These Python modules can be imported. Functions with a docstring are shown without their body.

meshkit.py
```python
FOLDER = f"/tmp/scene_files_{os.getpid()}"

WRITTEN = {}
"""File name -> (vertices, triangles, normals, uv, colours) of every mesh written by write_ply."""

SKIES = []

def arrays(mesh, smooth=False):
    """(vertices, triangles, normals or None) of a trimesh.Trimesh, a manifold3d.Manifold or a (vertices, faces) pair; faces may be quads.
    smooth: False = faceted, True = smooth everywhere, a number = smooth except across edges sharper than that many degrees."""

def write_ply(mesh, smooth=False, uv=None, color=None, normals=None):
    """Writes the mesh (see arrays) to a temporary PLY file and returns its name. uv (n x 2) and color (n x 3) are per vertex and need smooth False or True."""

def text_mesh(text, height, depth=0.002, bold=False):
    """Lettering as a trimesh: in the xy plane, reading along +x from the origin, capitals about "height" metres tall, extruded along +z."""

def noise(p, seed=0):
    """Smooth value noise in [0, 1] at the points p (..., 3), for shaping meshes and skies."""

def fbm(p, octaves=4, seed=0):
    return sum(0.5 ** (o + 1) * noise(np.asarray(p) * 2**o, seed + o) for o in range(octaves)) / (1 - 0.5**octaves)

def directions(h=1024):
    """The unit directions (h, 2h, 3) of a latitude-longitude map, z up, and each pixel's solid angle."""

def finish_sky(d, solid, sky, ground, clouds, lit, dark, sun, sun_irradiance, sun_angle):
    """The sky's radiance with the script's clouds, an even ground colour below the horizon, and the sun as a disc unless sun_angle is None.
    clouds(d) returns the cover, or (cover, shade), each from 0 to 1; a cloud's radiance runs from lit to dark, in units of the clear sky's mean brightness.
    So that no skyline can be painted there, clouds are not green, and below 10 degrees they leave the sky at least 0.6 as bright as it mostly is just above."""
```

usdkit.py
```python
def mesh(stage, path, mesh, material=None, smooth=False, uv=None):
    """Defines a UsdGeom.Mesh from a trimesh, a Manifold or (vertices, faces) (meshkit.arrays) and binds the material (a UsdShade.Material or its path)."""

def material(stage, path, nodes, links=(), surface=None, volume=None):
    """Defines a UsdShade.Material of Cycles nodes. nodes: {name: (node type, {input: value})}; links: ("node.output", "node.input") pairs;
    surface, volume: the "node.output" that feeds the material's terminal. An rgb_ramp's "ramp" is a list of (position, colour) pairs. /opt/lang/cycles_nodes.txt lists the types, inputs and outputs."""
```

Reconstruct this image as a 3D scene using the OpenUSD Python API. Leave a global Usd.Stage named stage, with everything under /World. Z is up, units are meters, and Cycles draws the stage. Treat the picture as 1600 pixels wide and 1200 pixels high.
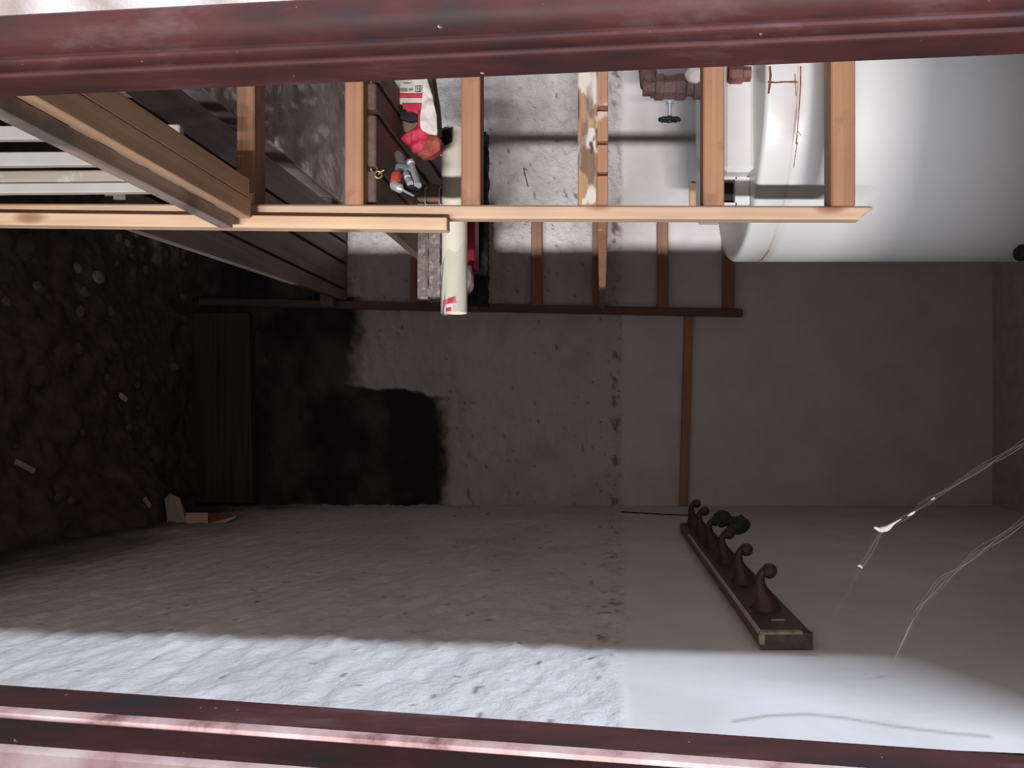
import math
import numpy as np
import trimesh
import usdkit
import meshkit
from pxr import Usd, UsdGeom, UsdLux, UsdShade, Gf, Sdf, Vt

stage = Usd.Stage.CreateInMemory()
UsdGeom.SetStageUpAxis(stage, 'Z')
UsdGeom.Xform.Define(stage, '/World')

# ------------------------------------------------------------------ camera, light, exposure
# The photograph was taken with the phone on its side: the picture's right is up (+z), its left is the floor,
# its top is the left wall (-x); the camera looks along +y through a doorway.
F = 1155.0                      # focal length in pixels of the 1600 px wide frame
EYE = 1.52
cam = UsdGeom.Camera.Define(stage, '/World/camera')
cam.AddTransformOp().Set(Gf.Matrix4d(0, 0, 1, 0, -1, 0, 0, 0, 0, -1, 0, 0, 0, 0, EYE, 1))
cam.CreateHorizontalApertureAttr(36.0)
cam.CreateVerticalApertureAttr(27.0)
cam.CreateFocalLengthAttr(36.0 * F / 1600)
cam.CreateHorizontalApertureOffsetAttr(-140 * 36.0 / 1600)
cam.CreateVerticalApertureOffsetAttr(50 * 36.0 / 1600)
cam.CreateClippingRangeAttr(Gf.Vec2f(0.02, 100))
cam.CreateExposureAttr(0.0)

dome = UsdLux.DomeLight.Define(stage, '/World/sky_light')
dome.CreateColorAttr(Gf.Vec3f(1.0, 0.84, 0.80))
dome.CreateIntensityAttr(0.16)


def strip_light(name, pos, target, w, h, color, intensity):
    """A narrow upright strip of daylight, facing target."""
    l = UsdLux.RectLight.Define(stage, '/World/' + name)
    p, t = np.array(pos, float), np.array(target, float)
    z = (p - t) / np.linalg.norm(p - t)
    x = np.cross([0, 0, 1], z); x /= np.linalg.norm(x)
    y = np.cross(z, x)
    l.AddTransformOp().Set(Gf.Matrix4d(*x, 0, *y, 0, *z, 0, *p, 1))
    l.CreateWidthAttr(w); l.CreateHeightAttr(h)
    l.CreateColorAttr(Gf.Vec3f(*color)); l.CreateIntensityAttr(intensity)


# daylight from a tall gap behind the camera on the right, and from a high window on the left
strip_light('daylight_right', (8.76, -17.35, 1.75), (-0.6, 2.2, 1.6), 0.36, 2.8, (1.0, 0.965, 0.985), 980.0)
# added strip light below the gap, lifts the dim upper part of the heater
strip_light('added_low_strip', (8.76, -17.35, -2.9), (-0.6, 2.2, 1.6), 0.36, 6.4, (0.94, 0.97, 1.06), 260.0)
strip_light('daylight_left', (-3.95, -1.17, 4.15), (0.34, 1.0, 1.3), 0.14, 2.3, (0.74, 0.88, 1.06), 330.0)

# ------------------------------------------------------------------ helpers
used = {}


def numbered(path):
    n = used.get(path, 0)
    used[path] = n + 1
    return path if n == 0 else '%s_%03d' % (path, n)


def tag(p, label=None, category=None, group=None, kind=None):
    for k, v in (('label', label), ('category', category), ('group', group), ('kind', kind)):
        if v:
            p.SetCustomDataByKey(k, v)
    return p


def thing(name, label, category, group=None, kind=None, loc=(0, 0, 0)):
    x = UsdGeom.Xform.Define(stage, numbered('/World/' + name))
    if any(loc):
        x.AddTranslateOp().Set(Gf.Vec3d(*map(float, loc)))
    return tag(x.GetPrim(), label, category, group, kind)


def obj(name, mesh, mat, parent=None, smooth=False, label=None, attrs=None):
    path = numbered((str(parent.GetPath()) if parent else '/World') + '/' + name)
    if attrs:
        smooth = True
    m = usdkit.mesh(stage, path, mesh, mat, smooth=smooth)
    for k, a in (attrs or {}).items():
        UsdGeom.PrimvarsAPI(m).CreatePrimvar(k, Sdf.ValueTypeNames.FloatArray, 'vertex').Set(Vt.FloatArray.FromNumpy(np.asarray(a, np.float32)))
    p = m.GetPrim()
    if label:
        p.SetCustomDataByKey('label', label)
    return p


def P(px, py, D):
    """The point at depth D that the photograph shows at (px, py)."""
    return np.array([(py - 650) / F * D, D, EYE + (px - 940) / F * D])


def cbox(lo, hi, ch=0.002):
    """A box with chamfered edges."""
    lo, hi = np.minimum(lo, hi).astype(float), np.maximum(lo, hi).astype(float)
    c, h = (lo + hi) / 2, (hi - lo) / 2
    ch = min(ch, h.min() * 0.45)
    pts = []
    for s in np.ndindex(2, 2, 2):
        s = np.array(s) * 2 - 1
        for k in range(3):
            e = h - ch
            e = e.copy(); e[k] = h[k]
            pts.append(c + s * e)
    return trimesh.Trimesh(pts, process=False).convex_hull


def hull(pts):
    return trimesh.Trimesh(np.array(pts, float), process=False).convex_hull


def skew(mesh, axis, other, slope, origin):
    """Shears a mesh: coordinate `other` grows by slope per metre of `axis`."""
    v = np.array(mesh.vertices)
    v[:, other] += (v[:, axis] - origin) * slope
    return trimesh.Trimesh(v, mesh.faces, process=False)


def cat(*ms):
    return trimesh.util.concatenate(list(ms))


def tube(pts, r, n=12, caps=True):
    pts = np.array(pts, float)
    r = np.broadcast_to(np.asarray(r, float), (len(pts),))
    t = np.gradient(pts, axis=0)
    t /= np.linalg.norm(t, axis=1, keepdims=True)
    ref = np.array([0, 0, 1.0]) if abs(t[0][2]) < 0.8 else np.array([1.0, 0, 0])
    u = np.cross(t[0], ref); u /= np.linalg.norm(u)
    rings = []
    for k in range(len(pts)):
        u = u - t[k] * (u @ t[k]); u /= np.linalg.norm(u)
        w = np.cross(t[k], u)
        a = np.arange(n) / n * 2 * np.pi
        rings.append(pts[k] + r[k] * (np.cos(a)[:, None] * u + np.sin(a)[:, None] * w))
    v = np.vstack(rings)
    f = []
    for k in range(len(pts) - 1):
        for i in range(n):
            j = (i + 1) % n
            a, b, c, d = k * n + i, k * n + j, (k + 1) * n + j, (k + 1) * n + i
            f += [[a, b, c], [a, c, d]]
    if caps:
        v = np.vstack([v, pts[0], pts[-1]])
        for i in range(n):
            j = (i + 1) % n
            f += [[len(v) - 2, j, i], [len(v) - 1, (len(pts) - 1) * n + i, (len(pts) - 1) * n + j]]
    m = trimesh.Trimesh(v, f, process=False)
    m.fix_normals()
    return m


def lathe(profile, n=32, origin=(0, 0, 0), axis='z'):
    """profile: (radius, height) pairs turned about the axis."""
    m = trimesh.creation.revolve(np.array(profile, float), sections=n)
    if axis == 'x':
        m.apply_transform(trimesh.transformations.rotation_matrix(math.pi / 2, [0, 1, 0]))
    if axis == 'y':
        m.apply_transform(trimesh.transformations.rotation_matrix(-math.pi / 2, [1, 0, 0]))
    m.apply_translation(origin)
    m.fix_normals()
    return m


def grid(us, vs, fn):
    """A sheet: fn(u, v) -> points, for the arrays of the mesh grid."""
    U, V = np.meshgrid(us, vs, indexing='ij')
    pts = fn(U, V).reshape(-1, 3)
    nu, nv = len(us), len(vs)
    i, j = np.meshgrid(np.arange(nu - 1), np.arange(nv - 1), indexing='ij')
    a = (i * nv + j).ravel()
    q = np.stack([a, a + nv, a + nv + 1, a + 1], 1)
    f = np.vstack([q[:, [0, 1, 2]], q[:, [0, 2, 3]]])
    return pts, f, U.ravel(), V.ravel()


def turned(m):
    m.apply_transform(TURN)
    return m


def face_to(v, f, direction):
    """Turns the sheet's faces towards direction."""
    n = np.cross(v[f[:, 1]] - v[f[:, 0]], v[f[:, 2]] - v[f[:, 0]]).sum(0)
    return f if n @ np.array(direction, float) > 0 else f[:, ::-1]


def fbm(p, o=4, s=0):
    return meshkit.fbm(np.asarray(p, float), o, s)


def sstep(a, b, x):
    t = np.clip((x - a) / (b - a), 0, 1)
    return t * t * (3 - 2 * t)


# ------------------------------------------------------------------ materials
def mat(name, nodes, links, surface='p.BSDF'):
    return usdkit.material(stage, '/World/Looks/' + name, nodes, links, surface=surface)


def plain(name, color, rough=0.6, metal=0.0, spec=None, var=0.25, scale=20, bump=0.0):
    d = [c * (1 - var) for c in color]
    nodes = {'g': ('geometry', {}), 'n': ('noise_texture', {'scale': scale, 'detail': 4}),
             'r': ('rgb_ramp', {'ramp': [(0.3, d), (0.7, color)]}),
             'p': ('principled_bsdf', {'roughness': rough, 'metallic': metal})}
    links = [('g.position', 'n.vector'), ('n.fac', 'r.fac'), ('r.color', 'p.base_color')]
    if bump:
        nodes['b'] = ('bump', {'strength': bump, 'distance': 0.004})
        links += [('n.fac', 'b.height'), ('b.normal', 'p.normal')]
    return mat(name, nodes, links)


def wood(name, light, dark, axis, rough=0.65, knots=True, dirt=None, dirt_at=(0.52, 0.66), dirt_scale=9):
    """Sawn timber, its grain running along the axis 0, 1 or 2."""
    s = [70.0, 70.0, 70.0]; s[axis] = 2.2
    s2 = [9.0, 9.0, 9.0]; s2[axis] = 3.2
    nodes = {'g': ('geometry', {}), 'm': ('mapping', {'scale': s}), 'm2': ('mapping', {'scale': s2}),
             'n': ('noise_texture', {'scale': 1.0, 'detail': 5, 'distortion': 0.6}),
             'r': ('rgb_ramp', {'ramp': [(0.3, dark), (0.55, light), (0.8, [min(1, c * 1.12) for c in light])]}),
             'n2': ('noise_texture', {'scale': 3.0, 'detail': 3}),
             'r2': ('rgb_ramp', {'ramp': [(0.3, (0.8, 0.78, 0.76)), (0.7, (1.05, 1.04, 1.02))]}),
             'x': ('mix_color', {'blend_type': 'multiply', 'fac': 1.0}),
             'b': ('bump', {'strength': 0.25, 'distance': 0.002}),
             'p': ('principled_bsdf', {'roughness': rough})}
    links = [('g.position', 'm.vector'), ('m.vector', 'n.vector'), ('n.fac', 'r.fac'), ('g.position', 'n2.vector'), ('n2.fac', 'r2.fac'),
             ('r.color', 'x.a'), ('r2.color', 'x.b'), ('n.fac', 'b.height'), ('b.normal', 'p.normal')]
    last = 'x.result'
    if knots:
        nodes.update({'v': ('voronoi_texture', {'scale': 1.0, 'randomness': 1.0}), 'kr': ('rgb_ramp', {'ramp': [(0.0, (0.35, 0.25, 0.2)), (0.075, (0.6, 0.48, 0.42)), (0.13, (1, 1, 1))]}),
                      'kx': ('mix_color', {'blend_type': 'multiply', 'fac': 1.0})})
        links += [('g.position', 'm2.vector'), ('m2.vector', 'v.vector'), ('v.distance', 'kr.fac'), (last, 'kx.a'), ('kr.color', 'kx.b')]
        last = 'kx.result'
    if dirt:
        nodes.update({'dn': ('noise_texture', {'scale': dirt_scale, 'detail': 6, 'roughness': 0.6}), 'dr': ('rgb_ramp', {'ramp': [(dirt_at[0], (0, 0, 0)), (dirt_at[1], (1, 1, 1))]}),
                      'dx': ('mix_color', {'b': dirt})})
        links += [('g.position', 'dn.vector'), ('dn.fac', 'dr.fac'), ('dr.color', 'dx.fac'), (last, 'dx.a')]
        last = 'dx.result'
    links.append((last, 'p.base_color'))
    return mat(name, nodes, links)


def plaster(name, base, second, bump=0.5, fine=60):
    """Whitewashed plaster; primvars: stain (blend to near black), grime (brown dirt)."""
    return mat(name, {
        'g': ('geometry', {}), 'n': ('noise_texture', {'scale': 5.0, 'detail': 6, 'roughness': 0.6}),
        'r': ('rgb_ramp', {'ramp': [(0.35, second), (0.6, base)]}),
        'sa': ('attribute', {'attribute': 'stain'}), 'ga': ('attribute', {'attribute': 'grime'}),
        'gx': ('mix_color', {'b': (0.20, 0.125, 0.085)}), 'sx': ('mix_color', {'b': (0.022, 0.021, 0.025)}),
        'fn': ('noise_texture', {'scale': fine, 'detail': 6, 'roughness': 0.65}),
        'b': ('bump', {'strength': bump, 'distance': 0.011}),
        'ra': ('attribute', {'attribute': 'rough'}), 'rm': ('math', {'math_type': 'multiply', 'value2': bump}),
        'p': ('principled_bsdf', {'roughness': 0.85, 'specular_ior_level': 0.25})},
        [('ra.fac', 'rm.value1'), ('rm.value', 'b.strength'), ('g.position', 'n.vector'), ('n.fac', 'r.fac'), ('r.color', 'gx.a'), ('ga.fac', 'gx.fac'), ('gx.result', 'sx.a'), ('sa.fac', 'sx.fac'),
         ('sx.result', 'p.base_color'), ('g.position', 'fn.vector'), ('fn.fac', 'b.height'), ('b.normal', 'p.normal')])


M = {}
M['plaster'] = plaster('plaster', (0.74, 0.71, 0.70), (0.66, 0.62, 0.60), 1.0, 55)
M['plaster_dirty'] = plaster('plaster_dirty', (0.68, 0.60, 0.58), (0.46, 0.39, 0.37), 1.0, 40)
M['earth'] = mat('earth', {'g': ('geometry', {}), 'n': ('noise_texture', {'scale': 14, 'detail': 8, 'roughness': 0.65}),
                           'r': ('rgb_ramp', {'ramp': [(0.3, (0.062, 0.052, 0.049)), (0.55, (0.11, 0.093, 0.086)), (0.75, (0.16, 0.136, 0.126))]}),
                           'b': ('bump', {'strength': 0.8, 'distance': 0.008}), 'p': ('principled_bsdf', {'roughness': 0.95, 'specular_ior_level': 0.1})},
                [('g.position', 'n.vector'), ('n.fac', 'r.fac'), ('r.color', 'p.base_color'), ('n.fac', 'b.height'), ('b.normal', 'p.normal')])
M['stone'] = plain('stone', (0.21, 0.185, 0.17), 0.9, var=0.6, scale=30, bump=0.5)
M['stone_dark'] = plain('stone_dark', (0.12, 0.102, 0.094), 0.9, var=0.5, scale=30, bump=0.5)
M['pine_z'] = wood('pine_z', (0.72, 0.50, 0.34), (0.60, 0.39, 0.25), 2, dirt=(0.42, 0.30, 0.24), dirt_at=(0.62, 0.74), dirt_scale=7)
M['pine_fresh_z'] = wood('pine_fresh_z', (0.80, 0.57, 0.37), (0.69, 0.45, 0.28), 2)
M['pine_x'] = wood('pine_x', (0.47, 0.25, 0.145), (0.39, 0.19, 0.105), 0, dirt=(0.25, 0.13, 0.085), dirt_at=(0.56, 0.7), dirt_scale=11)
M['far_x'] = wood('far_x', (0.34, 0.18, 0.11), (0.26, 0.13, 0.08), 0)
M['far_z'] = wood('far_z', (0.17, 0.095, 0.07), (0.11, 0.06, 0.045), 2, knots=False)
M['peeled_x'] = mat('peeled_x', {'g': ('geometry', {}), 'm': ('mapping', {'scale': (3, 60, 60)}), 'n': ('noise_texture', {'scale': 1.0, 'detail': 5}), 'r': ('rgb_ramp', {'ramp': [(0.3, (0.36, 0.20, 0.11)), (0.6, (0.50, 0.32, 0.18))]}),
                               'a': ('attribute', {'attribute': 'paint'}), 'c': ('attribute', {'attribute': 'dark'}), 'x': ('mix_color', {'b': (0.68, 0.61, 0.52)}), 'y': ('mix_color', {'b': (0.10, 0.06, 0.05)}), 'p': ('principled_bsdf', {'roughness': 0.8})},
                  [('g.position', 'm.vector'), ('m.vector', 'n.vector'), ('n.fac', 'r.fac'), ('r.color', 'x.a'), ('a.fac', 'x.fac'), ('x.result', 'y.a'), ('c.fac', 'y.fac'), ('y.result', 'p.base_color')])
M['plank_y'] = wood('plank_y', (0.60, 0.40, 0.26), (0.50, 0.32, 0.20), 1)
M['lath_y'] = wood('lath_y', (0.38, 0.30, 0.25), (0.27, 0.21, 0.175), 1, dirt=(0.16, 0.13, 0.11))
M['old_y'] = wood('old_y', (0.22, 0.17, 0.145), (0.14, 0.105, 0.09), 1, knots=False, dirt=(0.22, 0.18, 0.16), dirt_at=(0.58, 0.7))
M['shelf_y'] = wood('shelf_y', (0.17, 0.115, 0.088), (0.12, 0.078, 0.06), 1, knots=False, dirt=(0.27, 0.21, 0.18), dirt_at=(0.6, 0.72))
M['board_edge'] = wood('board_edge', (0.47, 0.25, 0.15), (0.36, 0.17, 0.10), 0, knots=False, dirt=(0.62, 0.52, 0.46), dirt_at=(0.58, 0.68), dirt_scale=18)
M['old_x'] = wood('old_x', (0.17, 0.135, 0.12), (0.10, 0.08, 0.072), 0, knots=False, dirt=(0.34, 0.28, 0.25), dirt_at=(0.54, 0.66), dirt_scale=70)
M['skirting'] = wood('skirting', (0.085, 0.07, 0.068), (0.05, 0.042, 0.042), 0, knots=False)
M['offcut'] = wood('offcut', (0.85, 0.62, 0.50), (0.74, 0.50, 0.40), 2, knots=False)
M['offcut_grey'] = plain('offcut_grey', (0.56, 0.46, 0.38), 0.8, var=0.2)
M['rack_wood'] = wood('rack_wood', (0.085, 0.045, 0.038), (0.05, 0.026, 0.022), 1, rough=0.45, knots=False, dirt=(0.30, 0.22, 0.16), dirt_at=(0.68, 0.74), dirt_scale=16)
M['rack_hook'] = plain('rack_hook', (0.075, 0.036, 0.032), 0.5, var=0.3)
M['rack_end'] = plain('rack_end', (0.13, 0.09, 0.07), 0.8, var=0.6, scale=60)
M['rack_chip'] = plain('rack_chip', (0.42, 0.34, 0.24), 0.8, var=0.5, scale=80)
M['charred'] = plain('charred', (0.03, 0.028, 0.03), 0.9, var=0.6, scale=50, bump=0.8)
M['crimson'] = plain('crimson', (0.42, 0.02, 0.045), 0.5, var=0.2)
M['dimmed_white'] = plain('dimmed_white', (0.50, 0.47, 0.42), 0.6, var=0.15, scale=12)  # white darkened to hold the weaker light low on the slats
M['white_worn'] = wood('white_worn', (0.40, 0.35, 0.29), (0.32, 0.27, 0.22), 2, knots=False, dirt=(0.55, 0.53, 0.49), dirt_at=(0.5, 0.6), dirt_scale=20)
M['chrome'] = plain('chrome', (0.74, 0.76, 0.80), 0.28, metal=0.55, var=0.05)
M['dull_metal'] = plain('dull_metal', (0.36, 0.38, 0.39), 0.45, metal=0.5, var=0.2)
M['brass'] = plain('brass', (0.72, 0.55, 0.30), 0.35, metal=0.9, var=0.2)
M['red_plastic'] = plain('red_plastic', (0.55, 0.07, 0.04), 0.4, var=0.1)
M['brown_pipe'] = plain('brown_pipe', (0.17, 0.10, 0.085), 0.75, var=0.55, scale=45, bump=0.5)
M['dark_iron'] = plain('dark_iron', (0.05, 0.055, 0.055), 0.45, metal=0.6, var=0.4)
M['black'] = plain('black', (0.012, 0.012, 0.014), 0.7, var=0.2)
M['cardboard'] = plain('cardboard', (0.26, 0.17, 0.12), 0.85, var=0.3)
M['paper'] = plain('paper', (0.72, 0.67, 0.60), 0.8, var=0.12, scale=40, bump=0.3)
M['paper_red'] = plain('paper_red', (0.62, 0.035, 0.075), 0.65, var=0.2, scale=60, bump=0.5)
M['paper_rust'] = plain('paper_rust', (0.40, 0.09, 0.055), 0.8, var=0.5, scale=60, bump=0.5)
M['stripe_red'] = plain('stripe_red', (0.60, 0.05, 0.06), 0.7, var=0.1)
M['ink'] = plain('ink', (0.10, 0.085, 0.08), 0.8, var=0.1)
M['rag_dark'] = plain('rag_dark', (0.045, 0.05, 0.042), 0.95, var=0.5, scale=60, bump=0.6)
M['rag_pink'] = plain('rag_pink', (0.30, 0.21, 0.20), 0.95, var=0.4, scale=60)
M['crack'] = plain('crack', (0.07, 0.05, 0.045), 0.9, var=0.3)
M['rust'] = plain('rust', (0.24, 0.10, 0.05), 0.9, var=0.5, scale=90)
M['tube'] = mat('tube_plastic', {'p': ('principled_bsdf', {'base_color': (0.84, 0.78, 0.63), 'roughness': 0.2, 'coat_weight': 0.4, 'coat_roughness': 0.12})}, [])
M['film'] = mat('clear_film', {'f': ('fresnel', {'IOR': 1.15}), 't': ('transparent_bsdf', {'color': (0.9, 0.92, 0.9)}), 's': ('glossy_bsdf', {'roughness': 0.12}), 'd': ('diffuse_bsdf', {'color': (0.8, 0.8, 0.78)}),
                               'm': ('mix_closure', {}), 'm2': ('mix_closure', {'fac': 0.22})}, [('f.fac', 'm.fac'), ('t.BSDF', 'm.closure1'), ('s.BSDF', 'm.closure2'), ('m.closure', 'm2.closure1'), ('d.BSDF', 'm2.closure2')], surface='m2.closure')
M['web'] = mat('spider_silk', {'d': ('diffuse_bsdf', {'color': (0.85, 0.83, 0.83)}), 'r': ('translucent_bsdf', {'color': (0.85, 0.83, 0.83)}), 'm': ('mix_closure', {'fac': 0.5})},
               [('d.BSDF', 'm.closure1'), ('r.BSDF', 'm.closure2')], surface='m.closure')
M['red_paint'] = mat('red_paint', {
    'g': ('geometry', {}), 'm': ('mapping', {'scale': (14, 14, 5)}), 'n': ('noise_texture', {'scale': 1.0, 'detail': 6, 'roughness': 0.6}),
    'r': ('rgb_ramp', {'ramp': [(0.36, (0.033, 0.028, 0.032)), (0.45, (0.062, 0.025, 0.024)), (0.58, (0.093, 0.031, 0.029)), (0.72, (0.14, 0.088, 0.093))]}),
    'c': ('noise_texture', {'scale': 75, 'detail': 3}), 'cr': ('rgb_ramp', {'ramp': [(0.745, (0, 0, 0)), (0.79, (1, 1, 1))]}),
    'x': ('mix_color', {'b': (0.62, 0.50, 0.46)}), 'b': ('bump', {'strength': 0.3, 'distance': 0.002}),
    'p': ('principled_bsdf', {'roughness': 0.6, 'specular_ior_level': 0.3})},
    [('g.position', 'm.vector'), ('m.vector', 'n.vector'), ('n.fac', 'r.fac'), ('g.position', 'c.vector'), ('c.fac', 'cr.fac'), ('cr.color', 'x.fac'), ('r.color', 'x.a'),
     ('x.result', 'p.base_color'), ('n.fac', 'b.height'), ('b.normal', 'p.normal')])
M['pale_pink'] = mat('pale_pink', {'g': ('geometry', {}), 'n': ('noise_texture', {'scale': 9, 'detail': 6, 'roughness': 0.6}), 'r': ('rgb_ramp', {'ramp': [(0.36, (0.22, 0.10, 0.10)), (0.45, (0.55, 0.34, 0.32)), (0.65, (0.76, 0.60, 0.55))]}), 'p': ('principled_bsdf', {'roughness': 0.6})},  # mottled pink, paler than the red paint beside it
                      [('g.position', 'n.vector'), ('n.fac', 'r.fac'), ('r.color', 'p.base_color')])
M['tank'] = mat('tank_enamel', {'a': ('attribute', {'attribute': 'rust'}), 'x': ('mix_color', {'a': (0.72, 0.72, 0.70), 'b': (0.27, 0.11, 0.055)}),
                                'p': ('principled_bsdf', {'roughness': 0.32})}, [('a.fac', 'x.fac'), ('x.result', 'p.base_color')])
M['cap'] = plain('cap_plastic', (0.76, 0.75, 0.72), 0.4, var=0.05)

# ------------------------------------------------------------------ the setting
BACK, LEFT, RIGHT, TOP = 2.80, -1.36, 0.339, 3.0
LEDGE = 0.56


# doorway: the front wall leans a little, its foot farther in
def yj(z):
    return 0.84 - 0.0903 * (z - 0.836)


def xr(z):
    return 0.3055 + 0.0308 * (z - 0.836)


def joint(y):
    """Height at which the rough lower plaster meets the smooth upper plaster."""
    return 1.548 + 0.045 * np.clip((y - 0.95) / 1.85, 0, 1.2)


def wall_data(pts, along, depth, normal, seed):
    """Displacement and stains of a plastered wall. along: coordinate across, depth: its y."""
    z = pts[:, 2]
    edge = joint(depth) + 0.014 * (fbm(np.stack([along * 30, z * 30, 0 * z], 1), 3, seed) - 0.5)
    rough = 1 - sstep(-0.006, 0.004, z - edge)
    q = pts * [1, 1, 1]
    big = fbm(q * 4.5, 4, seed + 1) - 0.5
    mid = fbm(q * [24, 24, 38], 4, seed + 2) - 0.5
    disp = rough * (0.007 + 0.020 * big + 0.026 * mid) + (1 - rough) * 0.004 * big
    # dirt: flecks, thicker along the joint
    fl = fbm(q * [42, 42, 60], 3, seed + 3)
    near = np.exp(-((z - edge + 0.02) / 0.022) ** 2)
    grime = sstep(0.70 if seed == 11 else 0.735, 0.79, fl) * rough * 0.8 + near * sstep(0.54, 0.68, fbm(q * 44, 3, seed + 4)) * sstep(0.35, 0.6, fbm(q * 9, 2, seed + 8)) * 0.85
    if seed == 23:
        dd = np.array([RIGHT * F / (q_ - 650) for q_ in (1128, 1118, 1116, 1122, 1135, 1147, 1150)]); zk = EYE + (np.array([1140, 1200, 1260, 1320, 1400, 1500, 1550]) - 940) / F * dd
        yk = np.interp(z, zk, dd)
        grime = grime + 0.5 * np.exp(-((depth - yk) / 0.004) ** 2) * (z > zk[0]) * (z < zk[-1])
    grime = np.clip(grime + 0.16 * rough * sstep(0.5, 0.75, fbm(q * 7, 4, seed + 5)), 0, 1)
    return disp, grime, 0.08 + 0.92 * rough


def sheet_wall(name, us, vs, fn, normal, seed, stain_fn, mtl='plaster', scale=1.0):
    v, f, U, V = grid(us, vs, fn)
    n = np.array(normal, float)
    along = v[:, 1] if n[1] == 0 else U
    d, g, ro = wall_data(v, along, v[:, 1], n, seed)
    v2 = v + n * (d * scale)[:, None]
    stain = stain_fn(v, seed)
    f = face_to(v2, f, normal)
    # give the wall a body behind its face
    lo, hi = v.min(0), v.max(0)
    back = [v + 0 for v in (lo, hi)]
    k = int(np.argmax(np.abs(n)))
    a, b = lo.copy(), hi.copy()
    if n[k] > 0:
        b[k] = lo[k] - 0.03; a[k] = b[k] - 0.15
    else:
        a[k] = hi[k] + 0.03; b[k] = a[k] + 0.15
    body = trimesh.creation.box(bounds=[a, b])
    nv = len(v2)
    vv = np.vstack([v2, body.vertices]); ff = np.vstack([f, body.faces + nv])
    z = np.zeros(len(body.vertices))
    p = obj(name, (vv, ff), M[mtl], attrs={'stain': np.concatenate([stain, z]), 'grime': np.concatenate([g, z]), 'rough': np.concatenate([ro * (0.6 if seed == 23 else 1.0), z])})
    return tag(p, kind='structure')


def back_stain(v, s):
    """Soot at the foot of the back wall, with a ragged stepped outline."""
    x, z = v[:, 0], v[:, 2]
    w = fbm(v * [9, 1, 9], 4, 77) - 0.5
    w2 = fbm(v * [40, 1, 40], 3, 78) - 0.5
    h = 0.60 + (0.93 - 0.60) * sstep(-0.125, -0.075, x + 0.05 * w) * (1 - sstep(0.36, 0.5, x))
    h = np.where(x < -0.45, 0.555, h)
    m = 1 - sstep(-0.045, 0.045, z - h - 0.09 * w - 0.05 * w2)
    return m * (0.88 + 0.10 * sstep(0.35, 0.6, fbm(v * 6, 3, 79)))


def side_low_tone(v, s):
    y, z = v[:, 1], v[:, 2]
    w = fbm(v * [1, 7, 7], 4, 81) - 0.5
    m = 1 - sstep(-0.22, 0.28, z - 0.27 - 0.35 * w)  # wall colour goes near black towards the floor, ragged upper limit
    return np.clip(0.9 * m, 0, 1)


def none(v, s):
    return np.zeros(len(v))


sheet_wall('wall_back', np.linspace(-1.45, 0.42, 260), np.linspace(-0.02, TOP, 400), lambda u, v: np.stack([u, np.full_like(u, BACK), v], -1), (0, -1, 0), 11, back_stain)
sheet_wall('wall_right', np.linspace(0, 1, 400), np.linspace(-0.02, TOP, 520), lambda u, v: np.stack([np.full_like(u, RIGHT), yj(v) + 0.004 + u * (2.84 - yj(v)), v], -1), (-1, 0, 0), 23, side_low_tone, scale=0.55)
sheet_wall('wall_left', np.linspace(0.80, 2.84, 100), np.linspace(-0.02, TOP, 140), lambda u, v: np.stack([np.full_like(u, LEFT), u, v], -1), (1, 0, 0), 37, none)

tag(obj('ceiling', cbox((-2.3, 0.45, TOP), (1.3, 2.95, TOP + 0.12)), plain('ceiling_paint', (0.52, 0.48, 0.46), 0.9)), kind='structure')

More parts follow.
